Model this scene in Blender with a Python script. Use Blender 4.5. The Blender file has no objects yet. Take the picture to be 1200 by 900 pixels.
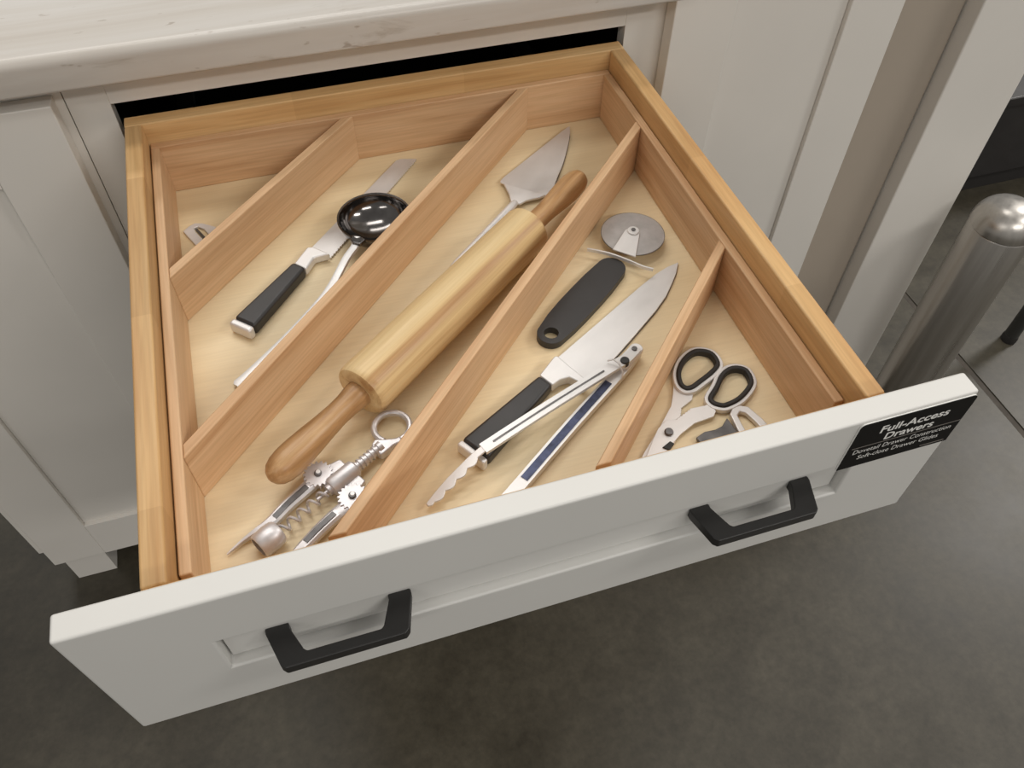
import bpy, bmesh, math, random
from mathutils import Vector, Matrix

random.seed(7)
sc = bpy.context.scene
C = sc.collection
PI = math.pi

# ------------------------------------------------------------------ camera
cam_d = bpy.data.cameras.new('camera')
cam = bpy.data.objects.new('camera', cam_d)
C.objects.link(cam)
_r = Vector((0.95369012, -0.30055539, 0.01189996))
_u = Vector((0.22743364, 0.74642939, 0.62539356))
_f = Vector((0.19684789, 0.5937252, -0.78021874))
M = Matrix.Identity(4)
for i in range(3):
    M[i][0] = _r[i]; M[i][1] = _u[i]; M[i][2] = -_f[i]
M[2][3] = 1.37
cam.matrix_world = M
cam_d.sensor_fit = 'HORIZONTAL'
cam_d.sensor_width = 36.0
cam_d.lens = 957.167 / 1200.0 * 36.0
cam_d.clip_start = 0.02
sc.camera = cam

# ------------------------------------------------------------------ world, lights, exposure
w = bpy.data.worlds.new('showroom_ambience'); sc.world = w
w.use_nodes = True
bg = w.node_tree.nodes['Background']
bg.inputs['Color'].default_value = (1.0, 0.97, 0.925, 1)
bg.inputs['Strength'].default_value = 0.26

def ceiling_light(x, y, z, sx, sy, power):
    d = bpy.data.lights.new('ceiling_strip_light', 'AREA')
    d.shape = 'RECTANGLE'; d.size = sx; d.size_y = sy; d.energy = power
    d.color = (1.0, 0.97, 0.925)
    o = bpy.data.objects.new('ceiling_strip_light', d); C.objects.link(o)
    o.location = (x, y, z)
    return o
for lx, ly, lp in ((-3.4, -2.6, 36), (1.6, -3.6, 85), (-0.4, 3.2, 42), (5.6, 2.0, 125), (4.4, -1.2, 85), (0.6, 1.5, 32)):
    ceiling_light(lx, ly, 4.2, 2.6, 0.5, lp)

vs = sc.view_settings
vs.view_transform = 'Standard'; vs.look = 'None'; vs.gamma = 1.0
vs.use_curve_mapping = False
vs.exposure = 0.30

# ------------------------------------------------------------------ materials
def srgb(r, g, b):
    f = lambda c: (c / 12.92 if c <= 0.04045 else ((c + 0.055) / 1.055) ** 2.4)
    return (f(r / 255), f(g / 255), f(b / 255), 1)

def new_mat(name):
    m = bpy.data.materials.new(name); m.use_nodes = True
    nt = m.node_tree
    return m, nt, nt.nodes['Principled BSDF']

def nd(nt, t, **kw):
    n = nt.nodes.new(t)
    for k, v in kw.items():
        if k in n.inputs.keys() if hasattr(n.inputs, 'keys') else False:
            n.inputs[k].default_value = v
        else:
            setattr(n, k, v)
    return n

def coords(nt, scale, randomise=True):
    tc = nt.nodes.new('ShaderNodeTexCoord')
    mp = nt.nodes.new('ShaderNodeMapping')
    mp.inputs['Scale'].default_value = scale
    nt.links.new(tc.outputs['Object'], mp.inputs['Vector'])
    if randomise:
        oi = nt.nodes.new('ShaderNodeObjectInfo')
        mul = nt.nodes.new('ShaderNodeVectorMath'); mul.operation = 'SCALE'
        mul.inputs[0].default_value = (7.3, 13.1, 5.7)
        nt.links.new(oi.outputs['Random'], mul.inputs['Scale'])
        nt.links.new(mul.outputs[0], mp.inputs['Location'])
    return tc, mp

def noise(nt, vec, scale, detail=4, rough=0.55, dist=0.0):
    n = nt.nodes.new('ShaderNodeTexNoise')
    n.inputs['Scale'].default_value = scale
    n.inputs['Detail'].default_value = detail
    n.inputs['Roughness'].default_value = rough
    n.inputs['Distortion'].default_value = dist
    nt.links.new(vec, n.inputs['Vector'])
    return n

def ramp(nt, fac, stops):
    r = nt.nodes.new('ShaderNodeValToRGB')
    cr = r.color_ramp
    while len(cr.elements) < len(stops):
        cr.elements.new(0.5)
    for e, (p, c) in zip(cr.elements, stops):
        e.position = p; e.color = c
    nt.links.new(fac, r.inputs['Fac'])
    return r

def mix(nt, fac, a, b, mode='MIX'):
    m = nt.nodes.new('ShaderNodeMix'); m.data_type = 'RGBA'; m.blend_type = mode
    for val, sock in ((fac, m.inputs[0]), (a, m.inputs[6]), (b, m.inputs[7])):
        if isinstance(val, (int, float, tuple)):
            sock.default_value = val
        else:
            nt.links.new(val, sock)
    return m.outputs[2]

def bump(nt, height, bsdf, strength=0.1, dist=0.001):
    b = nt.nodes.new('ShaderNodeBump')
    b.inputs['Strength'].default_value = strength
    b.inputs['Distance'].default_value = dist
    nt.links.new(height, b.inputs['Height'])
    nt.links.new(b.outputs['Normal'], bsdf.inputs['Normal'])

def wood(name, light, mid, dark, rough=0.45, along=2.2, across=26, fibre=0.25, blocks=0.0, ring=0.5):
    """light timber, grain along the object's local X"""
    m, nt, bs = new_mat(name)
    tc, mp = coords(nt, (along, across, across))
    n1 = noise(nt, mp.outputs[0], 1.0, 5, 0.6, 0.6)
    cr = ramp(nt, n1.outputs['Fac'], ((0.25, dark), (0.48, mid), (0.72, light)))
    mp2 = nt.nodes.new('ShaderNodeMapping'); mp2.inputs['Scale'].default_value = (14, 420, 420)
    nt.links.new(tc.outputs['Object'], mp2.inputs['Vector'])
    n2 = noise(nt, mp2.outputs[0], 1.0, 2, 0.5)
    fr = ramp(nt, n2.outputs['Fac'], ((0.35, (0.70, 0.65, 0.58, 1)), (0.62, (1.08, 1.07, 1.06, 1))))
    col = mix(nt, fibre, cr.outputs['Color'], fr.outputs['Color'], 'MULTIPLY')
    if blocks:
        sx = nt.nodes.new('ShaderNodeSeparateXYZ')
        nt.links.new(mp.outputs[0], sx.inputs[0])
        ml = nt.nodes.new('ShaderNodeMath'); ml.operation = 'MULTIPLY'; ml.inputs[1].default_value = 5.2 / along
        nt.links.new(sx.outputs[0], ml.inputs[0])
        fl = nt.nodes.new('ShaderNodeMath'); fl.operation = 'FLOOR'
        nt.links.new(ml.outputs[0], fl.inputs[0])
        wn = nt.nodes.new('ShaderNodeTexWhiteNoise'); wn.noise_dimensions = '1D'
        nt.links.new(fl.outputs[0], wn.inputs['W'])
        br = ramp(nt, wn.outputs['Value'], ((0.0, (0.80, 0.74, 0.66, 1)), (1.0, (1.08, 1.06, 1.04, 1))))
        col = mix(nt, blocks, col, br.outputs['Color'], 'MULTIPLY')
    oi = nt.nodes.new('ShaderNodeObjectInfo')
    tr = ramp(nt, oi.outputs['Random'], ((0.0, (0.94, 0.93, 0.92, 1)), (1.0, (1.05, 1.04, 1.03, 1))))
    col = mix(nt, 1.0, col, tr.outputs['Color'], 'MULTIPLY')
    nt.links.new(col, bs.inputs['Base Color'])
    bs.inputs['Roughness'].default_value = rough
    bs.inputs['Specular IOR Level'].default_value = 0.35
    bump(nt, n2.outputs['Fac'], bs, 0.12, 0.0006)
    return m

def plain(name, col, rough=0.5, metal=0.0, spec=0.5, var=0.06, vscale=30, bumpy=0.0, bscale=400):
    m, nt, bs = new_mat(name)
    tc, mp = coords(nt, (1, 1, 1))
    n1 = noise(nt, mp.outputs[0], vscale, 3, 0.6)
    lo = tuple(c * (1 - var) for c in col[:3]) + (1,)
    hi = tuple(min(1, c * (1 + var)) for c in col[:3]) + (1,)
    cr = ramp(nt, n1.outputs['Fac'], ((0.3, lo), (0.7, hi)))
    nt.links.new(cr.outputs['Color'], bs.inputs['Base Color'])
    bs.inputs['Roughness'].default_value = rough
    bs.inputs['Metallic'].default_value = metal
    bs.inputs['Specular IOR Level'].default_value = spec
    if bumpy:
        n2 = noise(nt, mp.outputs[0], bscale, 2, 0.5)
        bump(nt, n2.outputs['Fac'], bs, bumpy, 0.0005)
    return m

def brushed(name, col, rough, along=3, across=160, metal=0.9, var=0.2):
    m, nt, bs = new_mat(name)
    tc, mp = coords(nt, (along, across, across))
    n1 = noise(nt, mp.outputs[0], 1.0, 3, 0.6)
    lo = tuple(c * (1 - var) for c in col[:3]) + (1,)
    hi = tuple(min(1, c * (1 + var)) for c in col[:3]) + (1,)
    cr = ramp(nt, n1.outputs['Fac'], ((0.3, lo), (0.7, hi)))
    nt.links.new(cr.outputs['Color'], bs.inputs['Base Color'])
    rr = ramp(nt, n1.outputs['Fac'], ((0.3, (rough * 0.8,) * 3 + (1,)), (0.7, (rough * 1.2,) * 3 + (1,))))
    nt.links.new(rr.outputs['Color'], bs.inputs['Roughness'])
    bs.inputs['Metallic'].default_value = metal
    return m

MAT = {}
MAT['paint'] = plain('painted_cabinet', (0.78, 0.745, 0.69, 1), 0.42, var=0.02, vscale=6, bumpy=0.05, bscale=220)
MAT['paint_front_shaded'] = plain('shaded_drawer_front_paint', (0.665, 0.655, 0.625, 1), 0.40, var=0.015, vscale=6, bumpy=0.05, bscale=220)  # same cabinet paint, darkened for the shade falling on the drawer front
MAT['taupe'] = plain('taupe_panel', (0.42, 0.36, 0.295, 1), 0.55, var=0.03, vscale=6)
MAT['interior'] = plain('shade_dark_interior', (0.035, 0.03, 0.026, 1), 0.7, var=0.1)  # near-black colour puts in the darkness of the unlit cabinet inside
MAT['box_wood'] = wood('drawer_box_wood', srgb(226, 196, 148), srgb(212, 175, 124), srgb(186, 138, 86), 0.4, 2.0, 30, 0.3, 0.8)
MAT['tray_wood'] = wood('tray_beech', srgb(224, 190, 152), srgb(213, 176, 136), srgb(192, 149, 108), 0.5, 2.6, 60, 0.30)
MAT['tray_base'] = wood('tray_base_maple', srgb(241, 224, 188), srgb(237, 217, 178), srgb(227, 203, 161), 0.42, 1.4, 9, 0.12)
MAT['plywood'] = wood('drawer_bottom_ply', srgb(215, 190, 145), srgb(205, 178, 130), srgb(190, 160, 112), 0.5, 1.4, 9, 0.15)
MAT['pin_wood'] = wood('rolling_pin_body_wood', srgb(232, 211, 168), srgb(216, 187, 138), srgb(160, 112, 66), 0.35, 1.3, 44, 0.2)
MAT['pin_handle'] = wood('rolling_pin_handle_wood', srgb(206, 172, 130), srgb(178, 138, 94), srgb(136, 98, 60), 0.35, 9, 60, 0.3)
MAT['steel'] = brushed('polished_steel', (0.74, 0.725, 0.715, 1), 0.46, along=10, across=26, metal=0.5, var=0.08)
MAT['steel_dark'] = plain('mirror_steel', (0.16, 0.15, 0.145, 1), 0.14, metal=1.0, var=0.3, vscale=45)
MAT['chrome'] = plain('cast_chrome', (0.68, 0.655, 0.66, 1), 0.42, metal=0.6, var=0.1, vscale=120)
MAT['black_plastic'] = plain('black_handle_plastic', (0.022, 0.020, 0.020, 1), 0.42, var=0.15)
MAT['rubber'] = plain('black_rubber', (0.018, 0.016, 0.015, 1), 0.6, var=0.15)
MAT['dark_steel'] = plain('dark_steel', (0.13, 0.125, 0.125, 1), 0.35, metal=0.6, var=0.3, vscale=60)
MAT['blue_reflection'] = plain('steel_blue_reflection', (0.05, 0.06, 0.11, 1), 0.3, metal=0.5, var=0.5, vscale=90)  # colour of the dark blue reflection painted on the tongs
MAT['wheel'] = plain('cutter_wheel_steel', (0.44, 0.42, 0.41, 1), 0.40, metal=0.5, var=0.12, vscale=70)
MAT['pull'] = plain('black_pull_metal', (0.028, 0.027, 0.026, 1), 0.42, metal=0.2, var=0.1, bumpy=0.08, bscale=900)
MAT['sign'] = plain('sign_black', (0.007, 0.0065, 0.006, 1), 0.6, spec=0.2, var=0.05)
MAT['sign_white'] = plain('sign_lettering', (0.80, 0.79, 0.76, 1), 0.5, var=0.02)
MAT['sign_line'] = plain('sign_rule', (0.20, 0.18, 0.16, 1), 0.5, var=0.02)
MAT['black_unit'] = plain('black_fixture', (0.022, 0.020, 0.020, 1), 0.45, var=0.15)
MAT['black_top'] = plain('dark_grey_fixture_top', (0.075, 0.073, 0.072, 1), 0.35, var=0.1)
MAT['leg_black'] = plain('black_leg', (0.035, 0.035, 0.033, 1), 0.4, metal=0.2)
MAT['glide'] = plain('zinc_glide', (0.5, 0.5, 0.5, 1), 0.35, metal=0.8)
MAT['joint'] = plain('floor_joint', (0.060, 0.050, 0.040, 1), 0.8, var=0.3)

def concrete():
    m, nt, bs = new_mat('polished_concrete')
    tc, mp = coords(nt, (1, 1, 1), False)
    big = noise(nt, mp.outputs[0], 1.7, 5, 0.6, 0.4)
    med = noise(nt, mp.outputs[0], 9, 6, 0.65)
    fin = noise(nt, mp.outputs[0], 60, 5, 0.7)
    c1 = ramp(nt, big.outputs['Fac'], ((0.3, (0.046, 0.040, 0.028, 1)), (0.7, (0.062, 0.055, 0.040, 1))))
    c2 = ramp(nt, med.outputs['Fac'], ((0.32, (0.70, 0.68, 0.64, 1)), (0.68, (1.24, 1.22, 1.18, 1))))
    c3 = ramp(nt, fin.outputs['Fac'], ((0.3, (0.70, 0.69, 0.68, 1)), (0.7, (1.24, 1.24, 1.24, 1))))
    col = mix(nt, 0.9, c1.outputs['Color'], c2.outputs['Color'], 'MULTIPLY')
    col = mix(nt, 0.8, col, c3.outputs['Color'], 'MULTIPLY')
    nt.links.new(col, bs.inputs['Base Color'])
    rr = ramp(nt, med.outputs['Fac'], ((0.3, (0.37,) * 3 + (1,)), (0.7, (0.43,) * 3 + (1,))))
    nt.links.new(rr.outputs['Color'], bs.inputs['Roughness'])
    bump(nt, fin.outputs['Fac'], bs, 0.05, 0.001)
    return m
MAT['concrete'] = concrete()

def laminate():
    m, nt, bs = new_mat('marble_laminate')
    tc, mp = coords(nt, (0.8, 11, 11), False)
    n1 = noise(nt, mp.outputs[0], 1.3, 6, 0.62, 0.8)
    c1 = ramp(nt, n1.outputs['Fac'], ((0.30, (0.50, 0.45, 0.40, 1)), (0.44, (0.58, 0.54, 0.49, 1)), (0.62, (0.65, 0.625, 0.59, 1))))
    mp2 = nt.nodes.new('ShaderNodeMapping'); mp2.inputs['Scale'].default_value = (5, 34, 34)
    nt.links.new(tc.outputs['Object'], mp2.inputs['Vector'])
    n2 = noise(nt, mp2.outputs[0], 1.0, 6, 0.7, 0.5)
    c2 = ramp(nt, n2.outputs['Fac'], ((0.27, (0.66, 0.61, 0.55, 1)), (0.37, (1, 1, 1, 1))))
    mp3 = nt.nodes.new('ShaderNodeMapping'); mp3.inputs['Scale'].default_value = (40, 120, 120)
    nt.links.new(tc.outputs['Object'], mp3.inputs['Vector'])
    n3 = noise(nt, mp3.outputs[0], 1.0, 2, 0.5)
    c3 = ramp(nt, n3.outputs['Fac'], ((0.24, (0.55, 0.48, 0.42, 1)), (0.30, (1, 1, 1, 1))))
    col = mix(nt, 0.7, c1.outputs['Color'], c2.outputs['Color'], 'MULTIPLY')
    col = mix(nt, 0.7, col, c3.outputs['Color'], 'MULTIPLY')
    nt.links.new(col, bs.inputs['Base Color'])
    bs.inputs['Roughness'].default_value = 0.33
    return m
MAT['laminate'] = laminate()

# ------------------------------------------------------------------ object helpers
def thing(name, label, cat, loc, group=None):
    o = bpy.data.objects.new(name, None); C.objects.link(o)
    o.empty_display_size = 0.02
    o.location = loc
    o['label'] = label; o['category'] = cat
    if group: o['group'] = group
    return o

def tag(o, label, cat, group=None):
    o['label'] = label; o['category'] = cat
    if group: o['group'] = group
    return o

def wloc(o):
    v = Vector((0, 0, 0))
    while o is not None:
        v += o.location; o = o.parent
    return v

def obj(name, bm, mat, parent=None, loc=(0, 0, 0), rot=(0, 0, 0), bevel=0.0, segs=2, smooth=False, angle=30):
    """bm holds coordinates relative to world position loc (with rotation rot)"""
    bmesh.ops.recalc_face_normals(bm, faces=bm.faces[:])
    me = bpy.data.meshes.new(name); bm.to_mesh(me); bm.free()
    return place(name, me, mat, parent, loc, rot, bevel, segs, smooth, angle)

def place(name, me, mat, parent=None, loc=(0, 0, 0), rot=(0, 0, 0), bevel=0.0, segs=2, smooth=False, angle=30):
    if mat is not None and not me.materials:
        me.materials.append(MAT[mat])
    o = bpy.data.objects.new(name, me); C.objects.link(o)
    p = Vector(loc)
    if parent is not None:
        o.parent = parent; p = p - wloc(parent)
    o.location = p; o.rotation_euler = rot
    if bevel:
        md = o.modifiers.new('bevel', 'BEVEL'); md.width = bevel; md.segments = segs
        md.limit_method = 'ANGLE'; md.angle_limit = math.radians(angle); md.harden_normals = True
    if smooth or bevel:
        for pl in me.polygons: pl.use_smooth = True
        if not bevel: me.set_sharp_from_angle(angle=math.radians(32))
    return o

def box_bm(sx, sy, sz, c=(0, 0, 0)):
    bm = bmesh.new()
    bmesh.ops.create_cube(bm, size=1.0)
    for v in bm.verts:
        v.co = Vector((v.co.x * sx + c[0], v.co.y * sy + c[1], v.co.z * sz + c[2]))
    return bm

def bar(name, x0, x1, y0, y1, z0, z1, mat, parent=None, bevel=0.001, segs=2, grain='x'):
    """axis-aligned board; its local X runs along the grain"""
    c = ((x0 + x1) / 2, (y0 + y1) / 2, (z0 + z1) / 2)
    sx, sy, sz = x1 - x0, y1 - y0, z1 - z0
    if grain == 'y':
        bm = box_bm(sy, sx, sz); rot = (0, 0, PI / 2)
    elif grain == 'z':
        bm = box_bm(sz, sy, sx); rot = (0, PI / 2, 0)
    else:
        bm = box_bm(sx, sy, sz); rot = (0, 0, 0)
    return obj(name, bm, mat, parent, c, rot, bevel, segs)

def prism_bm(outer, z0, z1, holes=()):
    """vertical prism over a plan outline (metres), optional holes"""
    bm = bmesh.new()
    if not holes:
        vs_ = [bm.verts.new((x, y, z0)) for x, y in outer]
        f = bm.faces.new(vs_)
        faces = [f]
    else:
        edges = []
        for loop in [outer] + list(holes):
            v = [bm.verts.new((x, y, z0)) for x, y in loop]
            edges += [bm.edges.new((v[i], v[(i + 1) % len(v)])) for i in range(len(v))]
        res = bmesh.ops.triangle_fill(bm, edges=edges, use_beauty=True, use_dissolve=False)
        faces = [g for g in res['geom'] if isinstance(g, bmesh.types.BMFace)]
    res = bmesh.ops.extrude_face_region(bm, geom=faces)
    for v in [g for g in res['geom'] if isinstance(g, bmesh.types.BMVert)]:
        v.co.z = z1
    return bm

def lathe_bm(profile, segs=32):
    """profile of (x, r) turned about local X"""
    bm = bmesh.new(); rings = []
    for x, r in profile:
        if r < 1e-6:
            rings.append([bm.verts.new((x, 0, 0))])
        else:
            rings.append([bm.verts.new((x, r * math.cos(2 * PI * k / segs), r * math.sin(2 * PI * k / segs))) for k in range(segs)])
    for a, b in zip(rings[:-1], rings[1:]):
        if len(a) == 1 and len(b) == 1: continue
        for k in range(segs):
            k2 = (k + 1) % segs
            if len(a) == 1: bm.faces.new((a[0], b[k], b[k2]))
            elif len(b) == 1: bm.faces.new((a[k], a[k2], b[0]))
            else: bm.faces.new((a[k], a[k2], b[k2], b[k]))
    if len(rings[0]) > 1: bm.faces.new(rings[0])
    if len(rings[-1]) > 1: bm.faces.new(rings[-1])
    return bm

def sweep_bm(path, profile, closed=False):
    """profile: list of (lateral, vertical) offsets per path point (or one for all) swept along a path kept upright"""
    n = len(path); P = [Vector(p) for p in path]
    bm = bmesh.new(); rings = []
    for i in range(n):
        if closed: d = P[(i + 1) % n] - P[i - 1]
        else: d = P[min(i + 1, n - 1)] - P[max(i - 1, 0)]
        h = Vector((d.x, d.y, 0))
        if h.length < 1e-9: h = Vector((1, 0, 0))
        h.normalize()
        lat = Vector((-h.y, h.x, 0))
        dn = d.normalized(); up = lat.cross(dn) * -1
        if up.z < 0: up = -up
        pr = profile[i] if isinstance(profile[0], list) else profile
        rings.append([bm.verts.new(P[i] + lat * a + up * b) for a, b in pr])
    m = len(rings[0])
    for i in range(n if closed else n - 1):
        a, b = rings[i], rings[(i + 1) % n]
        for k in range(m):
            k2 = (k + 1) % m
            bm.faces.new((a[k], a[k2], b[k2], b[k]))
    if not closed:
        bm.faces.new(rings[0]); bm.faces.new(rings[-1])
    return bm

def circle_pts(r, n=10, rz=None):
    rz = rz or r
    return [(r * math.cos(2 * PI * k / n), rz * math.sin(2 * PI * k / n)) for k in range(n)]

def rect(wd, h, v0=0.0):
    return [(-wd / 2, v0), (wd / 2, v0), (wd / 2, v0 + h), (-wd / 2, v0 + h)]

def smooth_loop(pts, k=5):
    out = []; n = len(pts)
    for i in range(n):
        p0, p1, p2, p3 = (Vector(pts[(i + j - 1) % n]) for j in range(4))
        for s in range(k):
            t = s / k
            q = 0.5 * ((2 * p1) + (p2 - p0) * t + (2 * p0 - 5 * p1 + 4 * p2 - p3) * t * t + (3 * p1 - p0 - 3 * p2 + p3) * t ** 3)
            out.append((q.x, q.y))
    return out

def smooth_path(pts, k=5):
    out = []; n = len(pts); P = [Vector(p) for p in pts]
    for i in range(n - 1):
        p0, p1, p2, p3 = P[max(i - 1, 0)], P[i], P[i + 1], P[min(i + 2, n - 1)]
        for s in range(k):
            t = s / k
            q = 0.5 * ((2 * p1) + (p2 - p0) * t + (2 * p0 - 5 * p1 + 4 * p2 - p3) * t * t + (3 * p1 - p0 - 3 * p2 + p3) * t ** 3)
            out.append(tuple(q))
    out.append(tuple(P[-1]))
    return out

def offset_loop(pts, d):
    """move a closed outline outwards by d"""
    n = len(pts)
    area = sum(pts[i][0] * pts[(i + 1) % n][1] - pts[(i + 1) % n][0] * pts[i][1] for i in range(n))
    s = 1 if area > 0 else -1
    out = []
    for i in range(n):
        a = Vector(pts[i - 1]); b = Vector(pts[(i + 1) % n]); t = (b - a).normalized()
        out.append((pts[i][0] + s * d * t.y, pts[i][1] - s * d * t.x))
    return out

def mm(pts):
    return [tuple(c / 1000.0 for c in p) for p in pts]

# ------------------------------------------------------------------ floor
floor = obj('floor', box_bm(9.0, 8.0, 0.05, (0.8, 0.6, -0.0275)), 'joint')
floor['kind'] = 'structure'
JX = 1.320
for x0, x1 in ((-3.7, JX - 0.0075), (JX + 0.0075, 5.3)):
    bar('slab', x0, x1, -3.4, 4.6, -0.0025, 0.0, 'concrete', floor, 0.0010, 2)

# ------------------------------------------------------------------ cabinets
YF = 0.848          # face-frame plane
ZT = 0.927          # underside of the worktop
def shaker_door(parent, x0, x1, z0, z1, stile, rail_b, rail_t, y0=0.825, y1=0.847):
    d = bpy.data.objects.new('door', None); C.objects.link(d); d.parent = parent
    d.empty_display_size = 0.02
    d.location = Vector(((x0 + x1) / 2, y1, z0)) - wloc(parent)
    bar('stile', x0, x0 + stile, y0, y1, z0, z1, 'paint', d, 0.0015, 2, 'z')
    bar('stile', x1 - stile, x1, y0, y1, z0, z1, 'paint', d, 0.0015, 2, 'z')
    bar('rail', x0 + stile, x1 - stile, y0, y1, z0, z0 + rail_b, 'paint', d, 0.0008, 2)
    bar('rail', x0 + stile, x1 - stile, y0, y1, z1 - rail_t, z1, 'paint', d, 0.0008, 2)
    bar('panel', x0 + stile + 0.0004, x1 - stile - 0.0004, y0 + 0.007, y1 - 0.003, z0 + rail_b + 0.0004, z1 - rail_t - 0.0004, 'paint', d, 0.0004, 1)
    return d

def carcass(parent, x0, x1, t=0.016, ZT=0.927):
    yb = 1.40; z0 = 0.09
    bar('side_panel', x0, x0 + t, YF + 0.019, yb, z0, ZT, 'paint', parent, 0.0006)
    bar('side_panel', x1 - t, x1, YF + 0.019, yb, z0, ZT, 'paint', parent, 0.0006)
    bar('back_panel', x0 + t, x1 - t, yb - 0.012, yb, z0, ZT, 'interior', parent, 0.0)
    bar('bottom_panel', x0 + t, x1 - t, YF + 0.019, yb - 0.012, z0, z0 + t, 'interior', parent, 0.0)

# left cabinet with door and foot
cl = thing('base_cabinet', 'off-white cabinet with full-height panelled door and square foot at left edge', 'cabinet', (-0.38, 1.12, 0))
carcass(cl, -0.5575, -0.2065)
bar('end_stile', -0.5575, -0.500, YF, YF + 0.019, 0.10, ZT, 'paint', cl, 0.0008, 2, 'z')
bar('frame_stile', -0.246, -0.2065, YF, YF + 0.019, 0.09, ZT, 'paint', cl, 0.0006, 2, 'z')
bar('frame_rail', -0.500, -0.246, YF, YF + 0.019, ZT - 0.04, ZT, 'paint', cl, 0.0006)
bar('frame_rail', -0.500, -0.246, YF, YF + 0.019, 0.09, 0.13, 'paint', cl, 0.0006)
shaker_door(cl, -0.5365, -0.2145, 0.088, 0.904, 0.0815, 0.092, 0.084)
bar('foot', -0.531, -0.4655, 0.843, 0.913, 0, 0.09, 'paint', cl, 0.0012)
bar('foot', -0.531, -0.4655, 1.30, 1.37, 0, 0.09, 'paint', cl, 0.0012)
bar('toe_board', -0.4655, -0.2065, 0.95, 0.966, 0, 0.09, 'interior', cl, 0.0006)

# middle cabinet that carries the drawer
cm = thing('base_cabinet', 'off-white middle cabinet with dark opening that the open drawer slides from', 'cabinet', (0.125, 1.12, 0))
carcass(cm, -0.2055, 0.4655)
OX0, OX1, OZ1 = -0.165, 0.4135, 0.8835
bar('frame_rail', OX0, OX1, YF, YF + 0.019, OZ1, ZT, 'paint', cm, 0.0006)
bar('frame_stile', -0.2055, OX0, YF, YF + 0.019, 0.09, ZT, 'paint', cm, 0.0006, 2, 'z')
bar('frame_stile', OX1, 0.4655, YF, YF + 0.019, 0.09, ZT, 'paint', cm, 0.0006, 2, 'z')
bar('frame_rail', OX0, OX1, YF, YF + 0.019, 0.690, 0.728, 'paint', cm, 0.0006)
bar('frame_rail', OX0, OX1, YF, YF + 0.019, 0.39, 0.42, 'paint', cm, 0.0006)
bar('frame_rail', OX0, OX1, YF, YF + 0.019, 0.09, 0.12, 'paint', cm, 0.0006)
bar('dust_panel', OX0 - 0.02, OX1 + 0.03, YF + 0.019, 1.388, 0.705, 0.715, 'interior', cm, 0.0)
bar('liner', -0.1892, -0.1862, YF + 0.02, 1.387, 0.716, ZT - 0.002, 'interior', cm, 0.0)  # dark sheets carrying the painted-in darkness of the opening
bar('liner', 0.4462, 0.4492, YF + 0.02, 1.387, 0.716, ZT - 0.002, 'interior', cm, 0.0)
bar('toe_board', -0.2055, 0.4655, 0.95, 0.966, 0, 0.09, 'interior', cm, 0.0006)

# tall cabinet, filler and post to the right of the worktop
ZTALL = 2.10
cr_ = thing('tall_cabinet', 'tall off-white cabinet with long panelled door right of the drawer', 'cabinet', (0.63, 1.12, 0))
carcass(cr_, 0.4665, 0.790, 0.016, ZTALL)
bar('frame_stile', 0.4665, 0.505, YF, YF + 0.019, 0.09, ZTALL, 'paint', cr_, 0.0006, 2, 'z')
bar('frame_stile', 0.755, 0.790, YF, YF + 0.019, 0.09, ZTALL, 'paint', cr_, 0.0006, 2, 'z')
bar('frame_rail', 0.505, 0.755, YF, YF + 0.019, ZTALL - 0.04, ZTALL, 'paint', cr_, 0.0006)
bar('frame_rail', 0.505, 0.755, YF, YF + 0.019, 0.09, 0.13, 'paint', cr_, 0.0006)
bar('top_panel', 0.4825, 0.774, YF + 0.019, 1.388, ZTALL - 0.016, ZTALL, 'paint', cr_, 0.0)
shaker_door(cr_, 0.4635, 0.7885, 0.088, ZTALL - 0.02, 0.081, 0.092, 0.084)
bar('foot', 0.72, 0.785, 0.843, 0.913, 0, 0.09, 'paint', cr_, 0.0012)
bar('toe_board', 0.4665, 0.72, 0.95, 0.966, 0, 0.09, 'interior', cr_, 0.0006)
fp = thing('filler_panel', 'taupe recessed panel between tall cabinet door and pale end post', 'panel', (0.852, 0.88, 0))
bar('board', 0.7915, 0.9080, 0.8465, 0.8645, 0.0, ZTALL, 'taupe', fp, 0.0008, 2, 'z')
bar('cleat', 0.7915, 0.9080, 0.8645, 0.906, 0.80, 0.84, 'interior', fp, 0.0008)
po = thing('end_post', 'wide off-white square end post beside the steel bollard', 'post', (0.981, 0.89, 0))
bar('shaft', 0.9125, 1.0505, 0.820, 0.958, 0.0, ZTALL, 'paint', po, 0.0025, 3, 'z')
bar('base_shoe', 0.9085, 1.0545, 0.816, 0.962, 0.0, 0.012, 'paint', po, 0.001)

# worktop
ct = thing('worktop', 'pale streaked marble-look worktop with rounded front edge', 'worktop', (-0.08, 1.12, ZT))
bm = bmesh.new()
prof = []
y0, y1, z0, z1, rr_ = 0.8045, 1.44, ZT, 0.9635, 0.0105
prof += [(y1, z0), (y0 + 0.004, z0)]
for k in range(4): a = -PI / 2 - k / 3 * PI / 2; prof.append((y0 + 0.004 + 0.004 * math.cos(a), z0 + 0.004 + 0.004 * math.sin(a)))
for k in range(9): a = PI - k / 8 * PI / 2; prof.append((y0 + rr_ + rr_ * math.cos(a), z1 - rr_ + rr_ * math.sin(a)))
prof += [(y1, z1)]
pts2 = []
for p in prof:
    if not pts2 or (abs(p[0] - pts2[-1][0]) + abs(p[1] - pts2[-1][1])) > 1e-5: pts2.append(p)
va = [bm.verts.new((-0.62, y, z)) for y, z in pts2]; vb = [bm.verts.new((0.4625, y, z)) for y, z in pts2]
bm.faces.new(va); bm.faces.new(vb)
for i in range(len(pts2)):
    j = (i + 1) % len(pts2); bm.faces.new((va[i], va[j], vb[j], vb[i]))
obj('slab_top', bm, 'laminate', ct, (0, 0, 0), smooth=True)
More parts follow.
